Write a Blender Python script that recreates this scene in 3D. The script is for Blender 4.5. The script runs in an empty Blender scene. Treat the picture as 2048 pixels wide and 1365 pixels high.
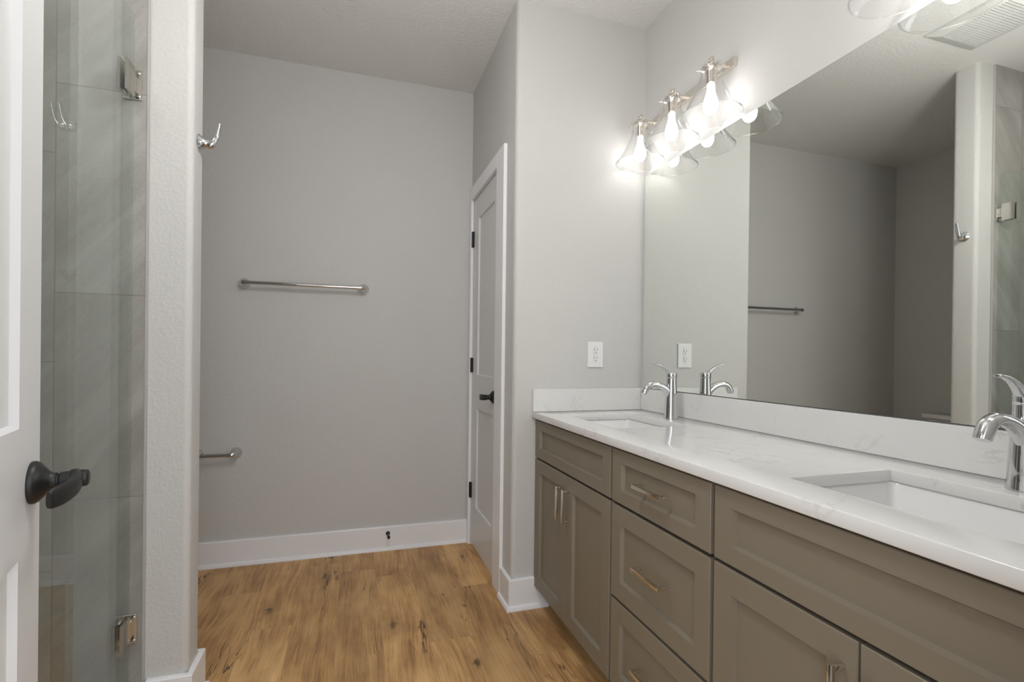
import bpy, bmesh, math, random
from mathutils import Vector, Matrix
PI = math.pi
sc = bpy.context.scene
COL = sc.collection

# ------------------------------------------------------------------ camera, world, exposure
cam_d = bpy.data.cameras.new('camera')
cam_d.sensor_width = 36.0
cam_d.lens = 952.18 / 2048 * 36.0
cam_d.shift_x = 32.2 / 2048
cam_d.shift_y = 31.98 / 2048
cam_d.clip_start = 0.02
cam = bpy.data.objects.new('camera', cam_d)
COL.objects.link(cam)
r_ = Vector((0.957567, -0.287970, 0.011661))
u_ = Vector((-0.010330, 0.006140, 0.999928))
f_ = r_.cross(u_) * -1
r_.normalize()
f_ = u_.cross(r_).normalized()
u_ = r_.cross(f_).normalized()
m3 = Matrix((r_, u_, -f_)).transposed()
cam.matrix_world = Matrix.Translation((0, 0, 1.1488)) @ m3.to_4x4()
sc.camera = cam

sc.view_settings.view_transform = 'Standard'
sc.view_settings.look = 'None'
sc.view_settings.gamma = 1.0
sc.view_settings.use_curve_mapping = False
sc.view_settings.exposure = 0.48
sc.cycles.use_denoising = True
sc.cycles.max_bounces = 14
sc.cycles.transparent_max_bounces = 24
sc.cycles.sample_clamp_indirect = 8.0

WORLD_STRENGTH = 1.9
BULB_STRENGTH = 10.5
SHOWER_POWER = 3.4
ADDED_GLOBE_POWER = 17.0
w = bpy.data.worlds.new('daylight')
sc.world = w
w.use_nodes = True
w.node_tree.nodes['Background'].inputs[0].default_value = (0.96, 0.985, 1.03, 1)
w.node_tree.nodes['Background'].inputs[1].default_value = WORLD_STRENGTH

# ------------------------------------------------------------------ measured room
E, W, R, B, H = 0.698, 1.3673, 2.0408, 2.867, 2.765     # closet wall, vanity wall, return wall, back wall, ceiling
V, ZC, TC, BS = 0.788, 0.8943, 0.0285, 0.9984           # counter edge, counter top, thickness, splash top
C, Y1, Y2, A = -0.488, 1.7127, 1.826, -1.633            # partition end and faces, alcove left wall
G, GT = -0.6466, 2.166                                  # shower glass plane and top
F = 0.225                                               # entry wall inner face
VF = 0.804                                              # cabinet door faces
HB = 0.1374                                             # baseboard height

# a daylight portal only guides the sampling of the world light through the open entry
pl = bpy.data.lights.new('entry_portal', 'AREA')
pl.shape = 'RECTANGLE'; pl.size = 0.78; pl.size_y = 2.08
pl.cycles.is_portal = True
po = bpy.data.objects.new('entry_portal', pl); COL.objects.link(po)
po.location = (0.09, F - 0.13, 1.04); po.rotation_euler = (PI / 2, 0, 0)

# ------------------------------------------------------------------ materials
def mat(name):
    m = bpy.data.materials.new(name); m.use_nodes = True
    nt = m.node_tree; nt.nodes.clear()
    out = nt.nodes.new('ShaderNodeOutputMaterial')
    return m, nt, out
class N:
    def __init__(s, nt): s.nt = nt
    def new(s, t, **k):
        n = s.nt.nodes.new(t)
        for a, v in k.items(): setattr(n, a, v)
        return n
    def put(s, sock, v):
        if hasattr(v, 'is_output'): s.nt.links.new(v, sock)
        else: sock.default_value = v
    def math(s, op, a, b=0.0, c=0.0):
        n = s.new('ShaderNodeMath', operation=op)
        s.put(n.inputs[0], a); s.put(n.inputs[1], b); s.put(n.inputs[2], c)
        return n.outputs[0]
    def noise(s, vec, scale, detail=2.0, rough=0.5, dist=0.0):
        n = s.new('ShaderNodeTexNoise')
        if vec is not None: s.put(n.inputs['Vector'], vec)
        n.inputs['Scale'].default_value = scale; n.inputs['Detail'].default_value = detail
        n.inputs['Roughness'].default_value = rough; n.inputs['Distortion'].default_value = dist
        return n.outputs['Fac']
    def ramp(s, fac, stops, interp='LINEAR'):
        n = s.new('ShaderNodeValToRGB'); s.put(n.inputs[0], fac)
        cr = n.color_ramp; cr.interpolation = interp
        while len(cr.elements) < len(stops): cr.elements.new(0.5)
        for e, (p, c) in zip(cr.elements, stops):
            e.position = p; e.color = c if len(c) == 4 else (*c, 1)
        return n.outputs[0]
    def mix(s, fac, a, b, blend='MIX'):
        n = s.new('ShaderNodeMix', data_type='RGBA', blend_type=blend)
        s.put(n.inputs[0], fac); s.put(n.inputs[6], a if hasattr(a, 'is_output') else (*a, 1)); s.put(n.inputs[7], b if hasattr(b, 'is_output') else (*b, 1))
        return n.outputs[2]
    def bump(s, h, strength, dist):
        n = s.new('ShaderNodeBump'); s.put(n.inputs['Height'], h)
        n.inputs['Strength'].default_value = strength; n.inputs['Distance'].default_value = dist
        return n.outputs[0]
    def pos(s): return s.new('ShaderNodeNewGeometry').outputs['Position']
    def mapping(s, vec, scale=(1, 1, 1), rot=(0, 0, 0), loc=(0, 0, 0)):
        n = s.new('ShaderNodeMapping'); s.put(n.inputs['Vector'], vec)
        n.inputs['Scale'].default_value = scale; n.inputs['Rotation'].default_value = rot; n.inputs['Location'].default_value = loc
        return n.outputs[0]
def principled(nt, out, color=None, rough=0.5, metal=0.0, spec=0.5):
    b = nt.nodes.new('ShaderNodeBsdfPrincipled')
    if color is not None: b.inputs['Base Color'].default_value = (*color, 1)
    b.inputs['Roughness'].default_value = rough; b.inputs['Metallic'].default_value = metal
    b.inputs['Specular IOR Level'].default_value = spec
    nt.links.new(b.outputs[0], out.inputs[0])
    return b
def simple(name, color, rough=0.5, metal=0.0, spec=0.5, bump=None):
    m, nt, out = mat(name); b = principled(nt, out, color, rough, metal, spec)
    n = N(nt)
    if bump:
        nt.links.new(n.bump(n.noise(n.pos(), bump[0], 3.0), bump[1], bump[2]), b.inputs['Normal'])
    else:       # a faint unevenness of the gloss
        nz = n.noise(n.pos(), 14.0, 2.0)
        nt.links.new(n.math('MULTIPLY_ADD', nz, 0.06, max(rough - 0.03, 0.0)), b.inputs['Roughness'])
    return m
def paint(name, color, scale=95.0, dist=0.002, strength=0.30, rough=0.55):
    m, nt, out = mat(name); b = principled(nt, out, color, rough, 0, 0.3); n = N(nt)
    p = n.pos()
    h = n.math('ADD', n.math('MULTIPLY', n.ramp(n.noise(p, scale, 2.0, 0.5), [(0.40, (0, 0, 0)), (0.66, (1, 1, 1))]), 0.8), n.math('MULTIPLY', n.noise(p, scale * 2.4, 2.0), 0.5))
    nt.links.new(n.bump(h, strength, dist), b.inputs['Normal'])
    c = n.mix(n.noise(p, 2.2, 2.0), tuple(v * 0.975 for v in color), tuple(min(1, v * 1.025) for v in color))
    nt.links.new(c, b.inputs['Base Color'])
    return m
M = {}
M['wall'] = paint('wall_paint', (0.605, 0.597, 0.577))
M['ceiling'] = paint('ceiling_paint', (0.79, 0.785, 0.77), scale=70.0, dist=0.003, strength=0.5)
M['trim'] = simple('trim_paint', (0.87, 0.87, 0.885), 0.32)
M['door'] = simple('door_paint', (0.70, 0.70, 0.70), 0.36)
M['cabinet'] = simple('cabinet_paint', (0.220, 0.188, 0.140), 0.42, 0, 0.4)
M['gap_shade'] = simple('painted_gap_shade', (0.035, 0.034, 0.032), 0.6)  # near-black colour stands in for shade in cabinet gaps and behind vent slats
M['black'] = simple('black_metal', (0.012, 0.012, 0.012), 0.42, 0.0, 0.45)
M['rubber'] = simple('black_rubber', (0.02, 0.02, 0.02), 0.7)
M['chrome'] = simple('polished_chrome', (0.66, 0.665, 0.68), 0.05, 1.0)
M['nickel'] = simple('polished_nickel', (0.80, 0.75, 0.68), 0.10, 1.0)
M['hinge_metal'] = simple('brushed_nickel', (0.62, 0.60, 0.56), 0.16, 1.0)
M['ceramic'] = simple('white_ceramic', (0.80, 0.80, 0.79), 0.12)
M['plastic'] = simple('white_plastic', (0.82, 0.82, 0.81), 0.3)
M['slot'] = simple('dark_slot', (0.01, 0.01, 0.01), 0.8)
M['vent'] = simple('vent_plastic', (0.66, 0.66, 0.645), 0.45)
M['edge'] = simple('mirror_edge', (0.05, 0.05, 0.05), 0.3)
M['caulk'] = simple('grey_caulk', (0.42, 0.41, 0.39), 0.6)
M['hall'] = simple('hall_carpet', (0.45, 0.42, 0.38), 0.9)

def m_mirror():
    m, nt, out = mat('mirror_glass')
    g = nt.nodes.new('ShaderNodeBsdfGlossy'); g.inputs['Roughness'].default_value = 0.0
    n = N(nt)
    c = n.mix(n.noise(n.pos(), 3.0, 2.0), (0.86, 0.88, 0.845), (0.88, 0.90, 0.865))
    nt.links.new(c, g.inputs['Color']); nt.links.new(g.outputs[0], out.inputs[0])
    return m
M['mirror'] = m_mirror()

def m_clear(name, tint, edge_tint, refl=1.0, rough=0.0, wavy=0.0):
    m, nt, out = mat(name); n = N(nt)
    t = nt.nodes.new('ShaderNodeBsdfTransparent')
    g = nt.nodes.new('ShaderNodeBsdfGlossy'); g.inputs['Roughness'].default_value = rough
    g.inputs['Color'].default_value = (1, 1, 1, 1)
    lw = nt.nodes.new('ShaderNodeLayerWeight'); lw.inputs['Blend'].default_value = 0.5
    if wavy:
        bp = n.bump(n.noise(n.pos(), 26.0, 2.0), wavy, 0.004)
        nt.links.new(bp, g.inputs['Normal']); nt.links.new(bp, lw.inputs['Normal'])
    edge = n.math('POWER', lw.outputs['Facing'], 3.0)
    nt.links.new(n.mix(edge, tint, edge_tint), t.inputs['Color'])
    mx = nt.nodes.new('ShaderNodeMixShader')
    schlick = n.math('MULTIPLY_ADD', n.math('POWER', lw.outputs['Facing'], 5.0), 0.96, 0.038)
    nt.links.new(n.math('MULTIPLY', schlick, refl), mx.inputs[0])
    nt.links.new(t.outputs[0], mx.inputs[1]); nt.links.new(g.outputs[0], mx.inputs[2])
    nt.links.new(mx.outputs[0], out.inputs[0])
    return m
M['shower_glass'] = m_clear('shower_glass', (0.955, 0.975, 0.96), (0.90, 0.94, 0.915))
M['shade_glass'] = m_clear('clear_shade_glass', (0.985, 0.985, 0.985), (0.80, 0.82, 0.83), 1.5, 0.02, 0.25)

def m_emit(name, color, strength):
    m, nt, out = mat(name)
    e = nt.nodes.new('ShaderNodeEmission'); e.inputs[0].default_value = (*color, 1); e.inputs[1].default_value = strength
    nt.links.new(e.outputs[0], out.inputs[0])
    return m
M['bulb'] = m_emit('lit_bulb', (1.0, 0.985, 0.965), BULB_STRENGTH)
M['added_globe'] = m_emit('lit_added_globe', (1.0, 0.99, 0.975), ADDED_GLOBE_POWER / (PI * 4 * PI * 0.11 ** 2))  # glow of the added globe, not a recessed light
M['downlight'] = m_emit('lit_downlight', (1.0, 0.98, 0.95), SHOWER_POWER / (PI * PI * 0.055 ** 2))

def m_tile(name, axis, origin, zorig, step, wid=0.3075, hgt=0.6125, tw=False):
    m, nt, out = mat(name); b = principled(nt, out, None, 0.45, 0, 0.4); n = N(nt)
    p = n.pos(); s = n.new('ShaderNodeSeparateXYZ'); n.put(s.inputs[0], p)
    u = s.outputs[axis]; z = s.outputs[2]
    cu = n.math('DIVIDE', n.math('SUBTRACT', u, origin), wid)
    col = n.math('FLOOR', cu)
    fu = n.math('MULTIPLY', n.math('SUBTRACT', cu, col), wid)
    cz = n.math('DIVIDE', n.math('SUBTRACT', n.math('SUBTRACT', z, zorig), n.math('MULTIPLY', col, step)), hgt)
    row = n.math('FLOOR', cz)
    fz = n.math('MULTIPLY', n.math('SUBTRACT', cz, row), hgt)
    g = 0.0032
    gr = n.math('MAXIMUM', n.math('LESS_THAN', fu, g), n.math('LESS_THAN', fz, g))
    cid = n.new('ShaderNodeCombineXYZ'); n.put(cid.inputs[0], col); n.put(cid.inputs[1], row); cid.inputs[2].default_value = axis * 7.0 + 1
    wn = n.new('ShaderNodeTexWhiteNoise', noise_dimensions='3D'); n.put(wn.inputs['Vector'], cid.outputs[0])
    off = n.new('ShaderNodeVectorMath', operation='MULTIPLY_ADD'); n.put(off.inputs[0], wn.outputs['Color']); off.inputs[1].default_value = (7, 7, 7); n.put(off.inputs[2], p)
    rot = (0, math.radians(-38), 0) if axis == 0 else (math.radians(38), 0, 0)
    q = n.mapping(n.mapping(off.outputs[0], rot=rot), scale=(9, 9, 1.1))
    st = n.noise(q, 1.0, 5.0, 0.62, 0.4)
    cl = n.noise(off.outputs[0], 3.0, 3.0, 0.6)
    fine = n.noise(p, 160.0, 2.0)
    f = n.math('ADD', n.math('ADD', n.math('MULTIPLY', st, 0.6), n.math('MULTIPLY', cl, 0.28)), n.math('MULTIPLY', fine, 0.12))
    c = n.ramp(f, [(0.38, (0.255, 0.243, 0.222)), (0.5, (0.335, 0.324, 0.30)), (0.62, (0.42, 0.41, 0.385))])
    c = n.mix(n.math('MULTIPLY', wn.outputs['Value'], 0.22), c, (0.30, 0.285, 0.265))
    c = n.mix(gr, c, (0.24, 0.225, 0.205))
    nt.links.new(c, b.inputs['Base Color'])
    nt.links.new(n.bump(n.math('ADD', n.math('MULTIPLY', n.math('SUBTRACT', 1.0, gr), 1.0), n.math('MULTIPLY', fine, 0.06)), 0.6, 0.0015), b.inputs['Normal'])
    return m
M['tile_x'] = m_tile('grey_stone_tile', 0, -0.838, 1.93, 0.2042)
M['tile_y'] = m_tile('grey_stone_tile_side', 1, 1.70, 1.93, 0.2042)
M['shower_pan'] = simple('shower_mosaic', (0.36, 0.345, 0.32), 0.5)

def m_quartz():
    m, nt, out = mat('white_quartz'); b = principled(nt, out, None, 0.13, 0, 0.5); n = N(nt)
    p = n.pos()
    q = n.mapping(p, scale=(1.6, 1.0, 1.4), rot=(0.3, 0.2, 0.7))
    v = n.noise(q, 3.2, 6.0, 0.62, 0.9)
    line = n.math('SUBTRACT', 1.0, n.math('MINIMUM', n.math('MULTIPLY', n.math('ABSOLUTE', n.math('SUBTRACT', v, 0.52)), 48.0), 1.0))
    patch = n.ramp(n.noise(p, 4.5, 3.0), [(0.44, (0, 0, 0)), (0.62, (1, 1, 1))])
    vein = n.math('MULTIPLY', n.math('MULTIPLY', line, patch), n.math('MULTIPLY_ADD', n.noise(p, 22.0, 2.0), 1.0, -0.1))
    cloud = n.mix(n.noise(p, 5.0, 4.0, 0.6), (0.72, 0.713, 0.696), (0.78, 0.775, 0.762))
    nt.links.new(n.mix(vein, cloud, (0.42, 0.39, 0.35)), b.inputs['Base Color'])
    return m
M['quartz'] = m_quartz()

def m_floor():
    m, nt, out = mat('oak_vinyl_plank'); b = principled(nt, out, None, 0.42, 0, 0.35); n = N(nt)
    p = n.pos()
    at = n.new('ShaderNodeAttribute', attribute_name='plank'); rnd = at.outputs['Fac']
    off = n.new('ShaderNodeCombineXYZ'); n.put(off.inputs[0], n.math('MULTIPLY', rnd, 13.0)); n.put(off.inputs[1], n.math('MULTIPLY', rnd, 37.0)); n.put(off.inputs[2], n.math('MULTIPLY', rnd, 5.0))
    va = n.new('ShaderNodeVectorMath', operation='ADD'); n.put(va.inputs[0], p); n.put(va.inputs[1], off.outputs[0])
    pp = va.outputs[0]
    wob = n.noise(n.mapping(pp, scale=(3, 1.2, 1)), 1.0, 2.0)
    wv = n.new('ShaderNodeCombineXYZ'); n.put(wv.inputs[0], n.math('MULTIPLY', wob, 0.12))
    vb = n.new('ShaderNodeVectorMath', operation='ADD'); n.put(vb.inputs[0], pp); n.put(vb.inputs[1], wv.outputs[0])
    fine = n.noise(n.mapping(vb.outputs[0], scale=(120, 4.0, 1)), 1.0, 4.0, 0.65)
    broad = n.noise(n.mapping(vb.outputs[0], scale=(12, 1.3, 1)), 1.0, 5.0, 0.62, 0.9)
    blot = n.noise(n.mapping(pp, scale=(6, 3, 1)), 1.0, 3.0, 0.6)
    f = n.math('ADD', n.math('ADD', n.math('MULTIPLY', fine, 0.30), n.math('MULTIPLY', broad, 0.36)), n.math('MULTIPLY', blot, 0.34))
    c = n.ramp(f, [(0.34, (0.23, 0.107, 0.034)), (0.45, (0.46, 0.240, 0.078)), (0.54, (0.64, 0.365, 0.130)), (0.68, (0.82, 0.515, 0.205))])
    tone = n.math('MULTIPLY_ADD', n.math('FRACT', n.math('MULTIPLY', rnd, 91.7)), 0.26, 0.86)
    hs = n.new('ShaderNodeHueSaturation'); n.put(hs.inputs['Color'], c); n.put(hs.inputs['Value'], tone); hs.inputs['Saturation'].default_value = 0.93
    c = hs.outputs[0]
    # knots: small dark ovals, some with a split running along the grain
    vo = n.new('ShaderNodeTexVoronoi', feature='F1', voronoi_dimensions='2D'); n.put(vo.inputs['Vector'], n.mapping(pp, scale=(5.2, 2.1, 1))); vo.inputs['Scale'].default_value = 1.0
    wd = n.math('ADD', vo.outputs['Distance'], n.math('MULTIPLY', n.math('SUBTRACT', n.noise(pp, 34.0, 3.0), 0.5), 0.16))
    sepc = n.new('ShaderNodeSeparateColor'); n.put(sepc.inputs[0], vo.outputs['Color'])
    gate = n.math('GREATER_THAN', sepc.outputs[0], 0.55)
    halo = n.math('MULTIPLY', gate, n.ramp(wd, [(0.03, (1, 1, 1)), (0.30, (0, 0, 0))]))
    core = n.math('MULTIPLY', gate, n.ramp(wd, [(0.015, (1, 1, 1)), (0.085, (0, 0, 0))]))
    c = n.mix(n.math('MULTIPLY', halo, 0.45), c, (0.17, 0.085, 0.032))
    c = n.mix(n.math('MULTIPLY', core, 0.75), c, (0.035, 0.018, 0.009))
    cr = n.noise(n.mapping(vb.outputs[0], scale=(22, 1.8, 1)), 1.0, 3.0, 0.55)
    crack = n.math('MULTIPLY', n.math('LESS_THAN', n.math('ABSOLUTE', n.math('SUBTRACT', cr, 0.5)), 0.011), n.ramp(n.noise(n.mapping(pp, scale=(5, 2.4, 1)), 1.0, 2.0), [(0.56, (0, 0, 0)), (0.63, (1, 1, 1))]))
    c = n.mix(n.math('MULTIPLY', crack, 0.8), c, (0.05, 0.026, 0.012))
    nt.links.new(c, b.inputs['Base Color'])
    nt.links.new(n.math('MULTIPLY_ADD', fine, 0.2, 0.34), b.inputs['Roughness'])
    nt.links.new(n.bump(fine, 0.12, 0.001), b.inputs['Normal'])
    return m
M['floor'] = m_floor()

# ------------------------------------------------------------------ mesh helpers (all in world coordinates)
def shift(o):
    v = Vector()
    while o is not None:
        v += o.location; o = o.parent
    return v
def obj(name, bm, material, parent=None, smooth=False, angle=35):
    bmesh.ops.remove_doubles(bm, verts=bm.verts, dist=1e-6)
    bmesh.ops.recalc_face_normals(bm, faces=bm.faces)
    if parent is not None:
        d = -shift(parent)
        for v in bm.verts: v.co += d
    me = bpy.data.meshes.new(name)
    if smooth:
        for f in bm.faces: f.smooth = True
        a = math.radians(angle)
        for e in bm.edges:
            if len(e.link_faces) == 2 and e.calc_face_angle(0) > a: e.smooth = False
    bm.to_mesh(me); bm.free()
    for mm in (material if isinstance(material, (list, tuple)) else [material]): me.materials.append(mm)
    o = bpy.data.objects.new(name, me); COL.objects.link(o)
    if parent is not None: o.parent = parent
    return o
def tag(o, label=None, cat=None, group=None, kind=None):
    if label: o['label'] = label
    if cat: o['category'] = cat
    if group: o['group'] = group
    if kind: o['kind'] = kind
    return o
def thing(name, loc, label, cat, group=None):
    o = bpy.data.objects.new(name, None); COL.objects.link(o); o.location = loc
    o.empty_display_size = 0.05
    return tag(o, label, cat, group)
def struct(name, bm, material, label, cat, smooth=False):
    return tag(obj(name, bm, material, None, smooth), label, cat, None, 'structure')
def copy_tree(o, parent=None):
    c = o.copy(); COL.objects.link(c)
    if parent is not None: c.parent = parent
    for ch in list(o.children): copy_tree(ch, c)
    return c
def bm_new(): return bmesh.new()
def quad(bm, *pts):
    return bm.faces.new([bm.verts.new(p) for p in pts])
def box(bm, x0, x1, y0, y1, z0, z1, bevel=0.0, seg=2):
    r = bmesh.ops.create_cube(bm, size=1.0)
    vs = r['verts']
    for v in vs:
        v.co = Vector(((x0 + x1) / 2 + v.co.x * (x1 - x0), (y0 + y1) / 2 + v.co.y * (y1 - y0), (z0 + z1) / 2 + v.co.z * (z1 - z0)))
    if bevel:
        es = list({e for v in vs for e in v.link_edges})
        bmesh.ops.bevel(bm, geom=es, offset=bevel, segments=seg, affect='EDGES', profile=0.5)
    return bm
def obox(bm, c, ax, ay, az, sx, sy, sz, bevel=0.0):
    """box with its own axes"""
    r = bmesh.ops.create_cube(bm, size=1.0); vs = r['verts']
    c = Vector(c); ax, ay, az = Vector(ax).normalized(), Vector(ay).normalized(), Vector(az).normalized()
    for v in vs: v.co = c + ax * (v.co.x * sx) + ay * (v.co.y * sy) + az * (v.co.z * sz)
    if bevel: bmesh.ops.bevel(bm, geom=list({e for v in vs for e in v.link_edges}), offset=bevel, segments=2, affect='EDGES', profile=0.5)
    return bm
def frame_of(d):
    d = Vector(d).normalized()
    a = Vector((0, 0, 1)) if abs(d.z) < 0.9 else Vector((1, 0, 0))
    u = d.cross(a).normalized(); v = d.cross(u).normalized()
    return u, v, d
def lathe(bm, base, axis, prof, seg=32):
    """prof: (radius, height along axis); closed ends where radius is 0"""
    u, v, d = frame_of(axis); base = Vector(base); rings = []
    for r, h in prof:
        if r <= 1e-6: rings.append([bm.verts.new(base + d * h)])
        else: rings.append([bm.verts.new(base + d * h + u * (r * math.cos(2 * PI * k / seg)) + v * (r * math.sin(2 * PI * k / seg))) for k in range(seg)])
    for a, b in zip(rings, rings[1:]):
        if len(a) == 1 and len(b) == 1: continue
        for k in range(seg):
            k2 = (k + 1) % seg
            if len(a) == 1: bm.faces.new((a[0], b[k], b[k2]))
            elif len(b) == 1: bm.faces.new((a[k], b[0], a[k2]))
            else: bm.faces.new((a[k], b[k], b[k2], a[k2]))
    return bm
def cyl(bm, p0, p1, r, seg=24, ch=0.0):
    p0, p1 = Vector(p0), Vector(p1); L = (p1 - p0).length
    c = ch
    prof = [(0, 0), (r - c, 0)] + ([(r, c), (r, L - c)] if c else [(r, L)]) + [(r - c, L), (0, L)]
    if not c: prof = [(0, 0), (r, 0), (r, L), (0, L)]
    return lathe(bm, p0, p1 - p0, prof, seg)
def spline(pts, n):
    """Catmull-Rom through tuples of any length"""
    out = []; P = [pts[0]] + list(pts) + [pts[-1]]
    for i in range(1, len(P) - 2):
        for k in range(n):
            t = k / n
            out.append(tuple(0.5 * (2 * b + (c - a) * t + (2 * a - 5 * b + 4 * c - d) * t * t + (3 * b - a - 3 * c + d) * t ** 3) for a, b, c, d in zip(P[i - 1], P[i], P[i + 1], P[i + 2])))
    out.append(tuple(pts[-1]))
    return out
def spow(v, e): return math.copysign(abs(v) ** e, v)
def tube(bm, pts, side, seg=16, cap=True, sq=1.0):
    """pts: (x,y,z, half width along side, half thickness); side = constant sideways direction"""
    side = Vector(side).normalized(); rings = []
    P = [Vector(p[:3]) for p in pts]
    for i, p in enumerate(P):
        t = (P[min(i + 1, len(P) - 1)] - P[max(i - 1, 0)]).normalized()
        s = (side - t * side.dot(t)).normalized(); nrm = t.cross(s).normalized()
        a, b = pts[i][3], pts[i][4]
        rings.append([bm.verts.new(p + s * (a * spow(math.cos(2 * PI * k / seg), sq)) + nrm * (b * spow(math.sin(2 * PI * k / seg), sq))) for k in range(seg)])
    for a, b in zip(rings, rings[1:]):
        for k in range(seg): bm.faces.new((a[k], a[(k + 1) % seg], b[(k + 1) % seg], b[k]))
    if cap:
        bm.faces.new(rings[0]); bm.faces.new(rings[-1])
    return bm
def prism(bm, poly, z0, z1):
    lo = [bm.verts.new((x, y, z0)) for x, y in poly]; hi = [bm.verts.new((x, y, z1)) for x, y in poly]
    n = len(poly)
    for i in range(n): bm.faces.new((lo[i], lo[(i + 1) % n], hi[(i + 1) % n], hi[i]))
    bm.faces.new(lo); bm.faces.new(hi)
    return bm
def arc(cx, cy, r, a0, a1, n=8):
    return [(cx + r * math.cos(a0 + (a1 - a0) * k / n), cy + r * math.sin(a0 + (a1 - a0) * k / n)) for k in range(n + 1)]
def sweep(bm, line, prof, closed_ends=True):
    """prof (offset to the right of travel, z) swept along a plan polyline with mitres"""
    L = [Vector(p) for p in line]; rings = []
    for i, p in enumerate(L):
        d0 = (L[i] - L[i - 1]).normalized() if i else None
        d1 = (L[i + 1] - L[i]).normalized() if i < len(L) - 1 else None
        d0 = d0 or d1; d1 = d1 or d0
        n0 = Vector((d0.y, -d0.x)); n1 = Vector((d1.y, -d1.x)); nn = (n0 + n1).normalized(); k = 1 / max(nn.dot(n0), 0.3)
        rings.append([bm.verts.new((p.x + nn.x * o * k, p.y + nn.y * o * k, z)) for o, z in prof])
    m = len(prof)
    for a, b in zip(rings, rings[1:]):
        for j in range(m): bm.faces.new((a[j], a[(j + 1) % m], b[(j + 1) % m], b[j]))
    bm.faces.new(rings[0]); bm.faces.new(rings[-1])
    return bm
def panel_board(bm, mtx, wd, ht, panels, recess=0.008, slope=0.004, thick=0.02, ch=0.0012):
    """flat board with recessed panels, local (u across, v up, w out of the front)"""
    def P(u, v, w): return bm.verts.new(mtx @ Vector((u, v, w)))
    us = sorted({ch, wd - ch} | {a for p in panels for a in (p[0], p[1])})
    vs = sorted({ch, ht - ch} | {a for p in panels for a in (p[2], p[3])})
    def hole(u, v): return any(p[0] < u < p[1] and p[2] < v < p[3] for p in panels)
    for i in range(len(us) - 1):
        for j in range(len(vs) - 1):
            if not hole((us[i] + us[i + 1]) / 2, (vs[j] + vs[j + 1]) / 2):
                bm.faces.new([P(us[i], vs[j], 0), P(us[i + 1], vs[j], 0), P(us[i + 1], vs[j + 1], 0), P(us[i], vs[j + 1], 0)])
    for a, b, c, d in panels:
        o = [(a, c), (b, c), (b, d), (a, d)]; q = [(a + slope, c + slope), (b - slope, c + slope), (b - slope, d - slope), (a + slope, d - slope)]
        for k in range(4):
            k2 = (k + 1) % 4
            bm.faces.new([P(*o[k], 0), P(*o[k2], 0), P(*q[k2], -recess), P(*q[k], -recess)])
        bm.faces.new([P(*x, -recess) for x in q])
    i_ = [(ch, ch), (wd - ch, ch), (wd - ch, ht - ch), (ch, ht - ch)]; o_ = [(0, 0), (wd, 0), (wd, ht), (0, ht)]
    for k in range(4):
        k2 = (k + 1) % 4
        bm.faces.new([P(*o_[k], -ch), P(*o_[k2], -ch), P(*i_[k2], 0), P(*i_[k], 0)])
        bm.faces.new([P(*o_[k], -ch), P(*o_[k], -thick), P(*o_[k2], -thick), P(*o_[k2], -ch)])
    bm.faces.new([P(*x, -thick) for x in o_])
    return bm
def basis(origin, u, v, w_):
    m = Matrix((Vector(u), Vector(v), Vector(w_))).transposed().to_4x4(); m.translation = Vector(origin)
    return m

# ------------------------------------------------------------------ the setting
# floor: planks run towards the back wall; one mesh, one number per plank for its figure
random.seed(11)
bm = bm_new(); lay = bm.faces.layers.float.new('plank')
PW = 0.1795; x = -0.412 - PW * 7; fixed = {7: 2.167, 8: 1.52, 9: 2.62, 10: 1.30, 11: 1.887, 12: 2.303, 13: 1.70}
for i in range(0, 18):
    xa, xb = x + i * PW, x + (i + 1) * PW
    xa, xb = max(xa, A - 0.02), min(xb, W)
    if xb - xa < 0.002: continue
    j = fixed.get(i, random.uniform(1.0, 2.2))
    y = j - 1.22 * 3
    while y < B:
        ya, yb = max(y, F - 0.12), min(y + 1.22, B)
        if yb - ya > 0.002:
            g = 0.0004
            f = quad(bm, (xa + g, ya + g, 0), (xb - g, ya + g, 0), (xb - g, yb - g, 0), (xa + g, yb - g, 0)); f[lay] = random.random()
        y += 1.22
box(bm, A - 0.02, W, F - 0.12, B, -0.05, -0.0008)
struct('floor', bm, M['floor'], 'warm brown oak plank floor with knots', 'floor')
bm = bm_new(); box(bm, -2.2, 2.2, -2.5, F - 0.121, -0.05, -0.001)
struct('floor_hall', bm, M['hall'], 'beige floor of the room outside the entry door', 'floor')
bm = bm_new(); box(bm, A - 0.12, W + 0.12, F - 0.12, B + 0.12, H, H + 0.1)
struct('ceiling', bm, M['ceiling'], 'textured greige ceiling', 'ceiling')
bm = bm_new(); box(bm, A - 0.12, E + 0.115, B, B + 0.12, 0, H)
struct('wall_back', bm, M['wall'], 'greige textured wall at the far end behind the towel bar', 'wall')
bm = bm_new(); box(bm, W, W + 0.12, F - 0.12, R + 0.115, 0, H)
struct('wall_vanity', bm, M['wall'], 'greige wall behind the mirror and vanity', 'wall')
rr = 0.022
bm = bm_new()
prism(bm, [(W, R)] + [(E + rr + rr * math.cos(a), R + rr + rr * math.sin(a)) for a in [-PI / 2 - k * PI / 2 / 8 for k in range(9)]] + [(E, 2.285), (E + 0.115, 2.285), (E + 0.115, R + 0.115), (W, R + 0.115)], 0, H)
box(bm, E, E + 0.115, 2.285, 2.818, 2.092, H)
box(bm, E, E + 0.115, 2.818, B, 0, H)
struct('wall_return', bm, M['wall'], 'brightly lit greige wall stub beside the vanity turning round to the closet door', 'wall', smooth=True)
bm = bm_new(); r2 = 0.02
prism(bm, [(A, Y1)] + arc(C - r2, Y1 + r2, r2, -PI / 2, 0) + arc(C - r2, Y2 - r2, r2, 0, PI / 2) + [(A, Y2)], 0, H)
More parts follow.
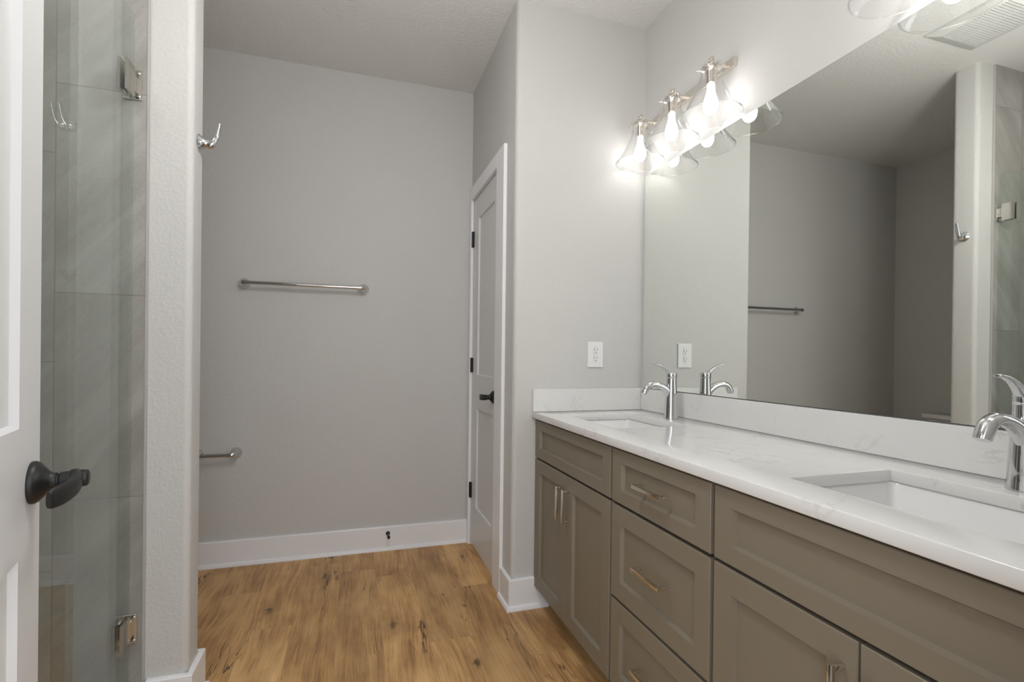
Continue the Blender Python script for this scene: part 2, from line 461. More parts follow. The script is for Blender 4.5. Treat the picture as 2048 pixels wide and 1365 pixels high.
struct('wall_partition', bm, M['wall'], 'end of the greige partition wall with rounded corners next to the shower', 'wall', smooth=True)
bm = bm_new(); box(bm, A - 0.12, A, Y2, B, 0, H)
struct('wall_alcove', bm, M['wall'], 'greige side wall of the toilet alcove seen in the mirror', 'wall')
# shower walls
TX = -0.6103
bm = bm_new(); box(bm, A, TX, Y1 - 0.008, Y1, 0, H)
struct('wall_shower_end', bm, M['tile_x'], 'grey stone tiled end wall of the shower', 'wall')
bm = bm_new(); box(bm, A - 0.12, A, F, Y1, 0, H)
struct('wall_shower_side', bm, M['tile_y'], 'grey stone tiled long wall of the shower seen in the mirror', 'wall')
bm = bm_new(); box(bm, TX, -0.6040, Y1 - 0.0095, Y1, 0, H, 0.001, 1)
struct('trim_1', bm, M['caulk'], 'thin grey metal edge strip where the shower tile stops', 'trim')
bm = bm_new(); box(bm, A, G - 0.06, F, Y1 - 0.008, 0, 0.03)
struct('floor_shower', bm, M['shower_pan'], 'grey shower floor behind the glass', 'floor')
bm = bm_new(); box(bm, G - 0.06, G + 0.045, F, Y1 - 0.008, 0, 0.10, 0.003)
struct('trim_2', bm, M['tile_y'], 'grey tiled curb under the shower glass', 'curb')
# entry wall with its doorway
DX0, DX1, DT = -0.305, 0.485, 2.09
bm = bm_new()
box(bm, A - 0.12, DX0, F - 0.12, F, 0, H); box(bm, DX1, W, F - 0.12, F, 0, H); box(bm, DX0, DX1, F - 0.12, F, DT, H)
struct('wall_entry', bm, M['wall'], 'greige wall holding the entry doorway', 'wall')

# baseboards with shoe moulding
BP = [(0, 0), (0.028, 0), (0.028, 0.006), (0.0245, 0.016), (0.016, 0.021), (0.016, HB - 0.004), (0.013, HB), (0, HB)]
bm = bm_new(); sweep(bm, [(A + 0.028, B), (E - 0.018, B)], BP)
struct('baseboard_back', bm, M['trim'], 'white baseboard along the far wall', 'baseboard')
bm = bm_new(); sweep(bm, [(E, 2.167), (E, R), (VF + 0.07, R)], BP)
struct('baseboard_return', bm, M['trim'], 'short white baseboard turning the corner beside the vanity', 'baseboard')
bm = bm_new(); sweep(bm, [(-0.598, Y1), (C, Y1), (C, Y2), (A, Y2), (A, B - 0.028)], BP)
struct('baseboard_partition', bm, M['trim'], 'white baseboard wrapping the partition wall end by the shower', 'baseboard')

# closet door, its casing and hardware
LY0, LY1, LZ0, LZ1 = 2.293, 2.812, 0.012, 2.085
bm = bm_new(); cx = E - 0.018
def casing_profile(bm, y0, y1, z0, z1): box(bm, cx, E - 0.0005, y0, y1, z0, z1, 0.0015, 1)
casing_profile(bm, 2.167, LY0 - 0.006, 0, 2.164)
casing_profile(bm, LY1 + 0.006, 2.8536, 0, 2.164)
casing_profile(bm, LY0 - 0.006, LY1 + 0.006, LZ1 + 0.005, 2.164)
struct('trim_3', bm, M['trim'], 'white flat casing around the closet door', 'door casing')
bm = bm_new()      # jamb boards in the opening
box(bm, E + 0.001, E + 0.114, 2.2855, LY0 - 0.001, 0, 2.0915); box(bm, E + 0.001, E + 0.114, LY1 + 0.001, 2.8175, 0, 2.0915)
box(bm, E + 0.001, E + 0.114, LY0 - 0.001, LY1 + 0.001, LZ1 + 0.001, 2.0915)
struct('trim_4', bm, M['trim'], 'white jamb lining behind the closet door', 'door jamb')
def two_panel(wd, z0): return [(0.105, wd - 0.105, 1.033 - z0, 1.957 - z0), (0.105, wd - 0.105, 0.252 - z0, 0.838 - z0)]
bm = bm_new(); wd = LY1 - LY0
panel_board(bm, basis((E + 0.001, LY1, LZ0), (0, -1, 0), (0, 0, 1), (-1, 0, 0)), wd, LZ1 - LZ0, [(0.108, wd - 0.085, 1.033 - LZ0, 1.957 - LZ0), (0.108, wd - 0.085, 0.252 - LZ0, 0.838 - LZ0)], 0.010, 0.006, 0.035)
closet = struct('door_1', bm, M['door'], 'closed white two-panel closet door with black lever and hinges', 'door')
for k, (za, zb) in enumerate(((1.804, 1.899), (1.047, 1.134), (0.285, 0.378))):
    bm = bm_new(); cyl(bm, (E - 0.006, LY1 + 0.003, za), (E - 0.006, LY1 + 0.003, zb), 0.0075, 16, 0.001)
    box(bm, E - 0.0025, E + 0.0012, LY1 - 0.012, LY1 + 0.016, za, zb)
    obj('hinge', bm, M['black'], closet, True)['label'] = 'black hinge'
def lever(parent, K, nrm, d, label):
    """rosette at K on a door face with outward normal nrm; the blade runs along d"""
    K, nrm, d = Vector(K), Vector(nrm).normalized(), Vector(d).normalized()
    bm = bm_new()
    lathe(bm, K, nrm, [(0, 0), (0.033, 0), (0.0335, 0.004), (0.031, 0.009), (0.024, 0.015), (0.016, 0.021), (0.0125, 0.026), (0.0125, 0.030), (0, 0.030)], 40)
    o = obj('rosette', bm, M['black'], parent, True); o['label'] = 'round black rosette'
    bm = bm_new()
    lathe(bm, K + nrm * 0.028, nrm, [(0, 0), (0.0105, 0), (0.0105, 0.005), (0.0128, 0.007), (0.0138, 0.034), (0.013, 0.040), (0.010, 0.042), (0, 0.042)], 28)
    ctl = [(-0.012, 0.050, 0.0, 0.0140, 0.0085), (0.015, 0.056, -0.0005, 0.0150, 0.0085), (0.045, 0.0575, -0.003, 0.0155, 0.0070), (0.075, 0.052, -0.0055, 0.0155, 0.0056), (0.097, 0.044, -0.0065, 0.0145, 0.0046), (0.104, 0.0415, -0.0065, 0.0110, 0.0034)]
    pts = []
    for a, b, z, hw, ht in spline(ctl, 6):
        p = K + d * a + nrm * b + Vector((0, 0, z)); pts.append((*p, hw, ht))
    tube(bm, pts, (0, 0, 1), 24, True, 0.7)
    o = obj('lever', bm, M['black'], parent, True); o['label'] = label
lever(closet, (E + 0.001, 2.352, 0.934), (-1, 0, 0), (0, 1, 0), 'black door lever')

# entry door, swung open against the left
dd = Vector((-0.2535, 0.9673, 0)).normalized(); dn = Vector((dd.y, -dd.x, 0))
DK = Vector((-0.4824, 0.9276, 0.94)); DW = 0.762
d_or = DK + dd * (0.044 - DW); d_or.z = 0.012
bm = bm_new()
panel_board(bm, basis(d_or, dd, (0, 0, 1), dn), DW, LZ1 - LZ0, two_panel(DW, LZ0), 0.010, 0.006, 0.035)
entry = struct('door_2', bm, M['door'], 'open white two-panel entry door at the left with black lever', 'door')
lever(entry, DK, dn, -dd, 'black door lever')
for za in (0.28, 1.05, 1.80):
    bm = bm_new(); p = d_or - dn * 0.008 - dd * 0.006
    cyl(bm, (p.x, p.y, za), (p.x, p.y, za + 0.09), 0.0075, 16, 0.001)
    obj('hinge', bm, M['black'], entry, True)['label'] = 'black hinge'

# ------------------------------------------------------------------ vanity cabinets
def pull(parent, c, along, length=0.13):
    """square bar pull with two posts; c on the door face"""
    c = Vector(c); al = Vector(along).normalized(); out = Vector((-1, 0, 0)); sd = al.cross(out).normalized()
    bm = bm_new()
    obox(bm, c + out * 0.0285, al, sd, out, length, 0.011, 0.009, 0.0012)
    for s in (-1, 1):
        obox(bm, c + al * (s * (length / 2 - 0.007)) + out * 0.0125, al, sd, out, 0.009, 0.009, 0.025, 0.001)
    o = obj('pull', bm, M['nickel'], parent, True); o['label'] = 'polished nickel bar pull'
def front(name, root, y0, y1, z0, z1, fy, fz):
    """shaker front facing the room: y0 < y1"""
    bm = bm_new()
    panel_board(bm, basis((VF, y1, z0), (0, -1, 0), (0, 0, 1), (-1, 0, 0)), y1 - y0, z1 - z0, [(fy, y1 - y0 - fy, fz, z1 - z0 - fz)], 0.0115, 0.0055, 0.02, 0.0015)
    return obj(name, bm, M['cabinet'], root)
def carcass(root, y0, y1):
    bm = bm_new()
    x0 = VF + 0.0205
    box(bm, x0, x0 + 0.012, y0 + 0.001, y1 - 0.001, 0.098, ZC - TC - 0.001)          # face frame backing
    box(bm, x0 + 0.012, W - 0.002, y0 + 0.001, y0 + 0.017, 0.098, ZC - TC - 0.001)     # sides
    box(bm, x0 + 0.012, W - 0.002, y1 - 0.017, y1 - 0.001, 0.098, ZC - TC - 0.001)
    box(bm, x0 + 0.012, W - 0.002, y0 + 0.017, y1 - 0.017, 0.098, 0.114)                # bottom
    o = obj('body', bm, M['gap_shade'], root)
    bm = bm_new(); box(bm, VF + 0.085, VF + 0.10, y0 + 0.001, y1 - 0.001, 0, 0.097)
    k = obj('toe_kick', bm, M['cabinet'], root)
def sink_cabinet(y0, y1, label):
    root = thing('vanity_cabinet', (VF + 0.2, (y0 + y1) / 2, 0), label, 'cabinet', 'vanity cabinets')
    carcass(root, y0, y1)
    m = (y0 + y1) / 2
    front('false_drawer_front', root, y0 + 0.004, y1 - 0.004, 0.690, 0.857, 0.052, 0.041)
    a = front('cabinet_door', root, m + 0.0018, y1 - 0.004, 0.099, 0.6815, 0.054, 0.056); pull(a, (VF, m + 0.026, 0.571), (0, 0, 1))
    b = front('cabinet_door', root, y0 + 0.004, m - 0.0018, 0.099, 0.6815, 0.054, 0.056); pull(b, (VF, m - 0.030, 0.571), (0, 0, 1))
    return root
sink_cabinet(1.366, 2.0355, 'taupe cabinet under the far sink, against the wall stub')
root = thing('vanity_cabinet', (VF + 0.2, 1.138, 0), 'taupe three-drawer cabinet in the middle of the vanity', 'cabinet', 'vanity cabinets')
carcass(root, 0.912, 1.364)
for z0, z1, fz in ((0.690, 0.857, 0.041), (0.388, 0.680, 0.056), (0.099, 0.378, 0.056)):
    d = front('drawer', root, 0.918, 1.358, z0, z1, 0.052, fz); pull(d, (VF, 1.134, (z0 + z1) / 2 + 0.004), (0, 1, 0))
sink_cabinet(0.242, 0.910, 'taupe cabinet under the near sink, closest to the camera')

# countertop with two cut-outs
def slab(bm, xs, ys, holes, z0, z1, bev=0.0025):
    vt = {}
    def vv(x, y, z):
        k = (round(x, 5), round(y, 5), round(z, 5))
        if k not in vt: vt[k] = bm.verts.new((x, y, z))
        return vt[k]
    nx, ny = len(xs) - 1, len(ys) - 1
    solid = lambda i, j: 0 <= i < nx and 0 <= j < ny and (i, j) not in holes
    for i in range(nx):
        for j in range(ny):
            if not solid(i, j): continue
            a, b, c, d = xs[i], xs[i + 1], ys[j], ys[j + 1]
            bm.faces.new([vv(a, c, z1), vv(b, c, z1), vv(b, d, z1), vv(a, d, z1)])
            bm.faces.new([vv(a, d, z0), vv(b, d, z0), vv(b, c, z0), vv(a, c, z0)])
            for (di, dj), (p, q) in (((-1, 0), ((a, c), (a, d))), ((1, 0), ((b, c), (b, d))), ((0, -1), ((a, c), (b, c))), ((0, 1), ((a, d), (b, d)))):
                if not solid(i + di, j + dj): bm.faces.new([vv(*p, z0), vv(*q, z0), vv(*q, z1), vv(*p, z1)])
    bmesh.ops.recalc_face_normals(bm, faces=bm.faces)
    es = [e for e in bm.edges if len(e.link_faces) == 2 and e.calc_face_angle(0) > 1.0]
    bmesh.ops.bevel(bm, geom=es, offset=bev, segments=2, affect='EDGES', profile=0.5, clamp_overlap=True)
SX0, SX1 = 0.899, 1.208
S1 = (1.4995, 1.9030); S2 = (0.3950, 0.7985)
bm = bm_new()
slab(bm, [V, SX0, SX1, W - 0.001], [F + 0.003, S2[0], S2[1], S1[0], S1[1], R - 0.001], {(1, 1), (1, 3)}, ZC - TC, ZC)
top = tag(obj('countertop', bm, M['quartz'], None, True, 50), 'white quartz vanity countertop with faint veins and two sink cut-outs', 'countertop')
bm = bm_new(); box(bm, W - 0.020, W - 0.001, F + 0.003, R - 0.001, ZC + 0.0003, BS, 0.0015)
obj('backsplash', bm, M['quartz'], top)
bm = bm_new(); box(bm, V + 0.001, W - 0.0205, R - 0.020, R - 0.001, ZC + 0.0003, BS, 0.0015)
obj('side_splash', bm, M['quartz'], top)

def make_sink(s, label):
    y0, y1 = s; root = thing('undermount_sink', ((SX0 + SX1) / 2, (y0 + y1) / 2, ZC - TC - 0.145), label, 'sink', 'undermount sinks')
    e = 0.006; zt = ZC - TC - 0.0005
    bm = bm_new()
    def ring(x0, x1, ya, yb, z, r, n=5):
        pts = arc(x1 - r, yb - r, r, 0, PI / 2, n) + arc(x0 + r, yb - r, r, PI / 2, PI, n) + arc(x0 + r, ya + r, r, PI, 1.5 * PI, n) + arc(x1 - r, ya + r, r, 1.5 * PI, 2 * PI, n)
        return [bm.verts.new((x, y, z)) for x, y in pts]
    cx_, cy_ = (SX0 + SX1) / 2, (y0 + y1) / 2
    R_ = [ring(SX0 - 0.02, SX1 + 0.02, y0 - 0.02, y1 + 0.02, zt - 0.012, 0.02),
          ring(SX0 - 0.02, SX1 + 0.02, y0 - 0.02, y1 + 0.02, zt, 0.02),
          ring(SX0 - e, SX1 + e, y0 - e, y1 + e, zt, 0.02), ring(SX0 - e + 0.004, SX1 + e - 0.004, y0 - e + 0.004, y1 + e - 0.004, zt - 0.006, 0.02),
          ring(SX0 + 0.018, SX1 - 0.018, y0 + 0.022, y1 - 0.022, zt - 0.10, 0.03), ring(SX0 + 0.045, SX1 - 0.045, y0 + 0.05, y1 - 0.05, zt - 0.124, 0.035),
          ring(cx_ - 0.03, cx_ + 0.03, cy_ - 0.03, cy_ + 0.03, zt - 0.130, 0.028)]
    n = len(R_[0])
    for a, b in zip(R_, R_[1:]):
        for k in range(n): bm.faces.new((a[k], a[(k + 1) % n], b[(k + 1) % n], b[k]))
    bm.faces.new(R_[-1])
    o1 = ring(SX0 + 0.00, SX1 - 0.0, y0 + 0.00, y1 - 0.0, zt - 0.115, 0.03); o2 = ring(SX0 + 0.04, SX1 - 0.04, y0 + 0.045, y1 - 0.045, zt - 0.144, 0.035)
    for a, b in ((R_[0], o1), (o1, o2)):
        for k in range(n): bm.faces.new((a[k], a[(k + 1) % n], b[(k + 1) % n], b[k]))
    bm.faces.new(o2)
    obj('basin', bm, M['ceramic'], root, True, 40)
    bm = bm_new(); lathe(bm, (cx_, cy_, zt - 0.1298), (0, 0, 1), [(0, 0), (0.027, 0), (0.027, 0.003), (0.021, 0.004), (0.019, 0.002), (0.015, 0.005), (0, 0.006)])
    obj('drain', bm, M['chrome'], root, True)['label'] = 'chrome drain stopper'
make_sink(S1, 'white rectangular undermount sink below the far faucet')
make_sink(S2, 'white rectangular undermount sink below the near faucet')

# faucets
FX, FY = 1.275, 1.692
def make_faucet(label):
    root = thing('faucet', (FX, FY, ZC), label, 'faucet', 'single handle faucets')
    z = ZC + 0.0003
    bm = bm_new(); lathe(bm, (FX, FY, z), (0, 0, 1), [(0, 0), (0.0295, 0), (0.0295, 0.004), (0.0280, 0.010), (0.0270, 0.035), (0.0250, 0.080), (0.0222, 0.120), (0.0208, 0.150), (0.0206, 0.168), (0, 0.168)], 40)
    obj('faucet_body', bm, M['chrome'], root, True)
    ctl = [(FX - 0.004, z + 0.098, 0.013, 0.022), (FX - 0.030, z + 0.124, 0.0135, 0.0165), (FX - 0.062, z + 0.139, 0.0140, 0.0135), (FX - 0.092, z + 0.143, 0.0150, 0.0130), (FX - 0.115, z + 0.134, 0.0155, 0.0130), (FX - 0.127, z + 0.117, 0.0150, 0.0125), (FX - 0.133, z + 0.105, 0.0142, 0.0115)]
    bm = bm_new(); tube(bm, [(a, FY, b, c, d) for a, b, c, d in spline(ctl, 6)], (0, 1, 0), 24)
    obj('spout', bm, M['chrome'], root, True, 50)
    bm = bm_new(); lathe(bm, (FX, FY, z + 0.1685), (0, 0, 1), [(0, 0), (0.0205, 0), (0.0212, 0.0012), (0.0212, 0.018), (0.0195, 0.0225), (0.013, 0.0255), (0, 0.0262)], 40)
    ctl = [(FX + 0.004, z + 0.182, 0.0160, 0.010), (FX - 0.014, z + 0.190, 0.0145, 0.0085), (FX - 0.030, z + 0.203, 0.0115, 0.0060), (FX - 0.048, z + 0.216, 0.0095, 0.0045), (FX - 0.068, z + 0.224, 0.0085, 0.0038), (FX - 0.088, z + 0.227, 0.0080, 0.0033), (FX - 0.092, z + 0.227, 0.0045, 0.0018)]
    tube(bm, [(a, FY, b, c, d) for a, b, c, d in spline(ctl, 6)], (0, 1, 0), 20)
    obj('handle', bm, M['chrome'], root, True, 50)
    return root
fa = make_faucet('chrome single-lever faucet behind the far sink')
fb = copy_tree(fa); fb.location = (FX, 0.597, ZC); fb['label'] = 'chrome single-lever faucet behind the near sink, at the right edge'

# ------------------------------------------------------------------ mirror
MY0, MY1, MZ0, MZ1 = 0.262, 2.0238, 1.0005, 2.0353
root = thing('wall_mirror', (W, (MY0 + MY1) / 2, MZ0), 'large frameless mirror above the vanity backsplash', 'mirror')
bm = bm_new(); box(bm, W - 0.0045, W - 0.0012, MY0, MY1, MZ0, MZ1)
obj('backing', bm, M['edge'], root)
bm = bm_new(); box(bm, W - 0.0066, W - 0.0046, MY0 + 0.001, MY1 - 0.001, MZ0 + 0.001, MZ1 - 0.001)
obj('mirror_glass', bm, M['mirror'], root)

# ------------------------------------------------------------------ vanity light fixtures
LX, LSP = 1.270, 0.2277
def make_fixture(yc, label):
    root = thing('vanity_light', (W - 0.012, yc, 2.262), label, 'light fixture', 'three-light vanity fixtures')
    bm = bm_new(); box(bm, W - 0.018, W - 0.001, yc - LSP - 0.026, yc + LSP + 0.026, 2.245, 2.279, 0.0015)
    bm2 = bm
    obj('backplate', bm2, M['nickel'], root)
    for k in (-1, 0, 1):
        y = yc + k * LSP
        bm = bm_new()
        cyl(bm, (W - 0.018, y, 2.251), (LX + 0.008, y, 2.251), 0.0068, 20)
        cyl(bm, (W - 0.024, y, 2.251), (W - 0.018, y, 2.251), 0.0105, 20)
        obox(bm, (LX + 0.0005, y + 0.0065, 2.254), (1, 0, 0), (0, 1, 0), (0, 0, 1), 0.017, 0.0035, 0.040, 0.0015)
        obox(bm, (LX + 0.0005, y - 0.0065, 2.254), (1, 0, 0), (0, 1, 0), (0, 0, 1), 0.017, 0.0035, 0.040, 0.0015)
        cyl(bm, (LX, y - 0.012, 2.264), (LX, y + 0.012, 2.264), 0.0052, 16)
        arm = obj('lamp_arm', bm, M['nickel'], root, True)
        bm = bm_new(); lathe(bm, (LX, y, 2.244), (0, 0, -1), [(0, 0), (0.010, 0), (0.012, 0.004), (0.033, 0.008), (0.0345, 0.011), (0.0345, 0.020), (0.030, 0.024), (0.0215, 0.027), (0.0205, 0.030), (0.0200, 0.075), (0.0185, 0.080), (0, 0.080)], 36)
        for a in (0.4, 0.4 + 2 * PI / 3, 0.4 + 4 * PI / 3):
            q = Vector((math.cos(a), math.sin(a), 0)); cc = Vector((LX, y, 2.2285))
            cyl(bm, cc + q * 0.0335, cc + q * 0.047, 0.0028, 10); cyl(bm, cc + q * 0.046, cc + q * 0.053, 0.0052, 12, 0.001)
        obj('socket', bm, M['nickel'], arm, True)
        bm = bm_new()
        outp = [(0.0430, 0.000), (0.0405, 0.004), (0.0372, 0.012), (0.0365, 0.026), (0.0385, 0.042), (0.0450, 0.064), (0.0570, 0.092), (0.0750, 0.128), (0.0950, 0.160), (0.1105, 0.182)]
        outp = spline(outp, 3); t = 0.0026
        inn = [(r - t, h) for r, h in outp]
        lathe(bm, (LX, y, 2.238), (0, 0, -1), outp + [(outp[-1][0] - t / 2, outp[-1][1] + 0.0013)] + inn[::-1] + [outp[0]], 56)
        lathe(bm, (LX, y, 2.238), (0, 0, -1), [(outp[-1][0] - t / 2 + 0.0024 * math.cos(a * PI / 4), outp[-1][1] + 0.0016 + 0.0024 * math.sin(a * PI / 4)) for a in range(9)], 56)
        sh = obj('shade', bm, M['shade_glass'], arm, True, 60); sh['label'] = 'clear glass bell shade'
        bm = bm_new()
        prof = [(0, -0.002), (0.0125, -0.002), (0.0130, 0.010), (0.0150, 0.022), (0.0205, 0.040), (0.0250, 0.058), (0.0262, 0.072), (0.0240, 0.086), (0.0170, 0.097), (0.0080, 0.103), (0, 0.105)]
        lathe(bm, (LX, y, 2.163), (0, 0, -1), spline(prof, 3), 28)
        obj('bulb', bm, M['bulb'], arm, True)['label'] = 'lit bulb'
    return root
fix = make_fixture(1.705, 'three-lamp nickel and clear glass light bar above the far half of the mirror')
fix2 = copy_tree(fix); fix2.location = (W - 0.012, 0.597, 2.262); fix2['label'] = 'three-lamp nickel light bar above the near half of the mirror, mostly cut off'

# ------------------------------------------------------------------ outlet
root = thing('wall_outlet', (1.108, R, 1.1595), 'white duplex power outlet on the wall stub left of the mirror', 'outlet')
bm = bm_new(); box(bm, 1.0672, 1.1488, R - 0.006, R - 0.0004, 1.0985, 1.2203, 0.002)
pl_ = obj('cover_plate', bm, M['plastic'], root)
for zc in (1.1790, 1.1400):
    bm = bm_new(); poly = arc(1.108, zc, 0.0172, math.radians(50), math.radians(130), 8) + arc(1.108, zc, 0.0172, math.radians(230), math.radians(310), 8)
    lo = [bm.verts.new((x_, R - 0.0058, z_)) for x_, z_ in [(1.108 + (a - 1.108) * 1.0, b) for a, b in poly]]
    hi = [bm.verts.new((v.co.x, R - 0.0078, v.co.z)) for v in lo]
    for i in range(len(lo)): bm.faces.new((lo[i], lo[(i + 1) % len(lo)], hi[(i + 1) % len(lo)], hi[i]))
    bm.faces.new(hi); bm.faces.new(lo)
    rc = obj('receptacle', bm, M['plastic'], root)
    bm = bm_new()
    box(bm, 1.1000, 1.1020, R - 0.0081, R - 0.0070, zc - 0.001, zc + 0.009); box(bm, 1.1138, 1.1160, R - 0.0081, R - 0.0070, zc + 0.0005, zc + 0.0085)
    cyl(bm, (1.108, R - 0.0070, zc - 0.0085), (1.108, R - 0.0081, zc - 0.0085), 0.0026, 14)
    obj('slots', bm, M['slot'], rc)
    bm = bm_new()
    ring_ = [(1.108 + (a - 1.108) * 1.06, zc + (b - zc) * 1.06) for a, b in poly]
    for i in range(len(poly)):
        i2 = (i + 1) % len(poly)
        quad(bm, (poly[i][0], R - 0.0061, poly[i][1]), (poly[i2][0], R - 0.0061, poly[i2][1]), (ring_[i2][0], R - 0.0061, ring_[i2][1]), (ring_[i][0], R - 0.0061, ring_[i][1]))
    obj('seam', bm, M['caulk'], rc)
bm = bm_new(); cyl(bm, (1.108, R - 0.0058, 1.1095), (1.108, R - 0.0072, 1.1095), 0.003, 14); obj('screw', bm, M['plastic'], root)

# ------------------------------------------------------------------ bars and hook
def bar_post(root, x, z, sgn):
    """round flange on the back wall with a tapering post that turns into the bar; sgn = direction of the bar"""
    bm = bm_new()
    lathe(bm, (x, B, z), (0, -1, 0), [(0, 0.0005), (0.0295, 0.0005), (0.0295, 0.005), (0.0282, 0.009), (0.0225, 0.014), (0.0185, 0.020), (0.0170, 0.030), (0.0165, 0.040), (0, 0.040)], 36)
    ctl = [(x, B - 0.030, 0.0165, 0.0165), (x, B - 0.046, 0.0165, 0.0158), (x + sgn * 0.006, B - 0.057, 0.0155, 0.0140), (x + sgn * 0.018, B - 0.062, 0.0130, 0.0115), (x + sgn * 0.034, B - 0.063, 0.0106, 0.0102)]
    tube(bm, [(a, b, z, c, d) for a, b, c, d in spline(ctl, 6)], (0, 0, 1), 24)
    return obj('post', bm, M['chrome'], root, True)
def wall_bar(name, x0, x1, z, label, cat):
    root = thing(name, ((x0 + x1) / 2, B, z), label, cat)
    bar_post(root, x0, z, 1); bar_post(root, x1, z, -1)
    bm = bm_new(); cyl(bm, (x0 + 0.022, B - 0.063, z), (x1 - 0.022, B - 0.063, z), 0.0098, 24)
    obj('bar', bm, M['chrome'], root, True)
wall_bar('towel_bar', -0.565, 0.0575, 1.5235, 'chrome towel bar in the middle of the far wall', 'towel bar')
wall_bar('toilet_paper_holder', -0.785, -0.597, 0.607, 'short chrome bar low on the far wall, half hidden behind the partition', 'toilet paper holder')

root = thing('robe_hook', (C, 1.768, 1.832), 'chrome robe hook on the end of the partition wall', 'hook')
bm = bm_new(); lathe(bm, (C, 1.768, 1.832), (1, 0, 0), [(0, 0.0005), (0.027, 0.0005), (0.0268, 0.004), (0.022, 0.009), (0.0155, 0.017), (0.0122, 0.028), (0.0122, 0.036), (0, 0.036)], 36)
obj('flange', bm, M['chrome'], root, True)
ctl = [(C + 0.026, 1.828, 0.0118, 0.0135), (C + 0.040, 1.832, 0.0120, 0.0125), (C + 0.050, 1.848, 0.0105, 0.0080), (C + 0.056, 1.868, 0.0088, 0.0058), (C + 0.0595, 1.886, 0.0078, 0.0050), (C + 0.0615, 1.899, 0.0072, 0.0048), (C + 0.0618, 1.902, 0.0045, 0.002)]
bm = bm_new(); tube(bm, [(a, 1.768, b, c, d) for a, b, c, d in spline(ctl, 6)], (0, 1, 0), 20)
obj('hook_arm', bm, M['chrome'], root, True, 50)

root = thing('door_stop', (0.2085, B - 0.016, 0.098), 'small black door stop on the far baseboard', 'door stop')
y = B - 0.0162
bm = bm_new(); lathe(bm, (0.2085, y, 0.098), (0, -1, 0), [(0, 0), (0.0125, 0), (0.0125, 0.003), (0.008, 0.010), (0.005, 0.018), (0.0047, 0.060), (0, 0.060)], 24)
obj('stem', bm, M['black'], root, True)
bm = bm_new(); lathe(bm, (0.2085, y - 0.058, 0.098), (0, -1, 0), [(0, 0), (0.0085, 0), (0.0088, 0.010), (0.0070, 0.014), (0, 0.015)], 24)
obj('rubber_tip', bm, M['rubber'], root, True)

# ------------------------------------------------------------------ shower glass
root = thing('shower_door', (G, 1.34, 0.11), 'frameless clear glass shower door on two nickel hinges', 'shower door')
bm = bm_new(); box(bm, G - 0.005, G + 0.005, 0.985, Y1 - 0.0125, 0.112, GT, 0.0008, 1)
obj('glass', bm, M['shower_glass'], root)
yw = Y1 - 0.0082
for zc in (1.957, 0.303):
    bm = bm_new(); h = 0.045
    box(bm, G - 0.024, G + 0.024, yw - 0.0055, yw, zc - h, zc + h, 0.0012)                     # wall leaf
    for s in (-1, 1):
        x0 = G + s * 0.0058; x1 = G + s * 0.0118
        xa, xb = min(x0, x1), max(x0, x1)
        # outside plate with the stepped tongue that turns on the wall leaf
        pts = [(yw - 0.070, zc - h), (yw - 0.020, zc - h), (yw - 0.020, zc - 0.024), (yw - 0.006, zc - 0.024), (yw - 0.006, zc + 0.024), (yw - 0.020, zc + 0.024), (yw - 0.020, zc + h), (yw - 0.070, zc + h)]
        lo = [bm.verts.new((xa, a, b)) for a, b in pts]; hi = [bm.verts.new((xb, a, b)) for a, b in pts]; n = len(pts)
        for i in range(n): bm.faces.new((lo[i], lo[(i + 1) % n], hi[(i + 1) % n], hi[i]))
        bm.faces.new(lo); bm.faces.new(hi)
    hg = obj('hinge', bm, M['hinge_metal'], root); hg['label'] = 'brushed nickel glass hinge'
    bm = bm_new()
    for sx in (-0.017, 0.017):
        for sz in (-0.035, 0.035): lathe(bm, (G + sx, yw - 0.0054, zc + sz), (0, -1, 0), [(0, 0), (0.0042, 0), (0.0042, 0.0012), (0.0028, 0.0022), (0, 0.0012)], 14)
    obj('screws', bm, M['chrome'], hg, True)
bm = bm_new(); box(bm, G - 0.005, G + 0.005, F + 0.003, 0.980, 0.1005, GT, 0.0008, 1)
tag(obj('glass_screen', bm, M['shower_glass']), 'fixed clear glass shower screen behind the open entry door', 'shower screen')

# recessed lights (outside the frame): one over the shower, and a globe added to brighten ceiling and alcove
def downlight(x, y, r, m, label):
    root = thing('ceiling_light', (x, y, H), label, 'ceiling light')
    bm = bm_new(); lathe(bm, (x, y, H), (0, 0, -1), [(r + 0.001, 0.0005), (r + 0.03, 0.0005), (r + 0.03, 0.004), (r + 0.005, 0.009), (r + 0.001, 0.006), (r + 0.001, 0.0005)], 40)
    obj('trim_ring', bm, M['plastic'], root, True)
    bm = bm_new(); lathe(bm, (x, y, H), (0, 0, -1), [(0, 0.001), (r, 0.001), (r, 0.004), (0, 0.005)], 40)
    obj('diffuser', bm, m, root, True)
downlight(-1.12, 0.98, 0.055, M['downlight'], 'round white recessed light in the shower ceiling')
GX, GY, GZ = 0.12, 1.06, H - 0.52
root = thing('ceiling_light', (GX, GY, H), 'added white globe on a nickel stem, unseen, brightening the ceiling and alcove', 'ceiling light')  # fill light added out of view, no known fixture here
bm = bm_new(); lathe(bm, (GX, GY, H - 0.0005), (0, 0, -1), [(0, 0), (0.06, 0), (0.06, 0.010), (0.05, 0.020), (0.009, 0.026), (0.008, 0.400), (0.040, 0.404), (0.042, 0.422), (0, 0.422)], 32)
obj('canopy_and_stem', bm, M['nickel'], root, True)
bm = bm_new(); lathe(bm, (GX, GY, GZ + 0.11), (0, 0, -1), [(0.11 * math.sin(PI * k / 24), 0.11 * (1 - math.cos(PI * k / 24))) for k in range(25)], 40)
obj('globe', bm, M['added_globe'], root, True)

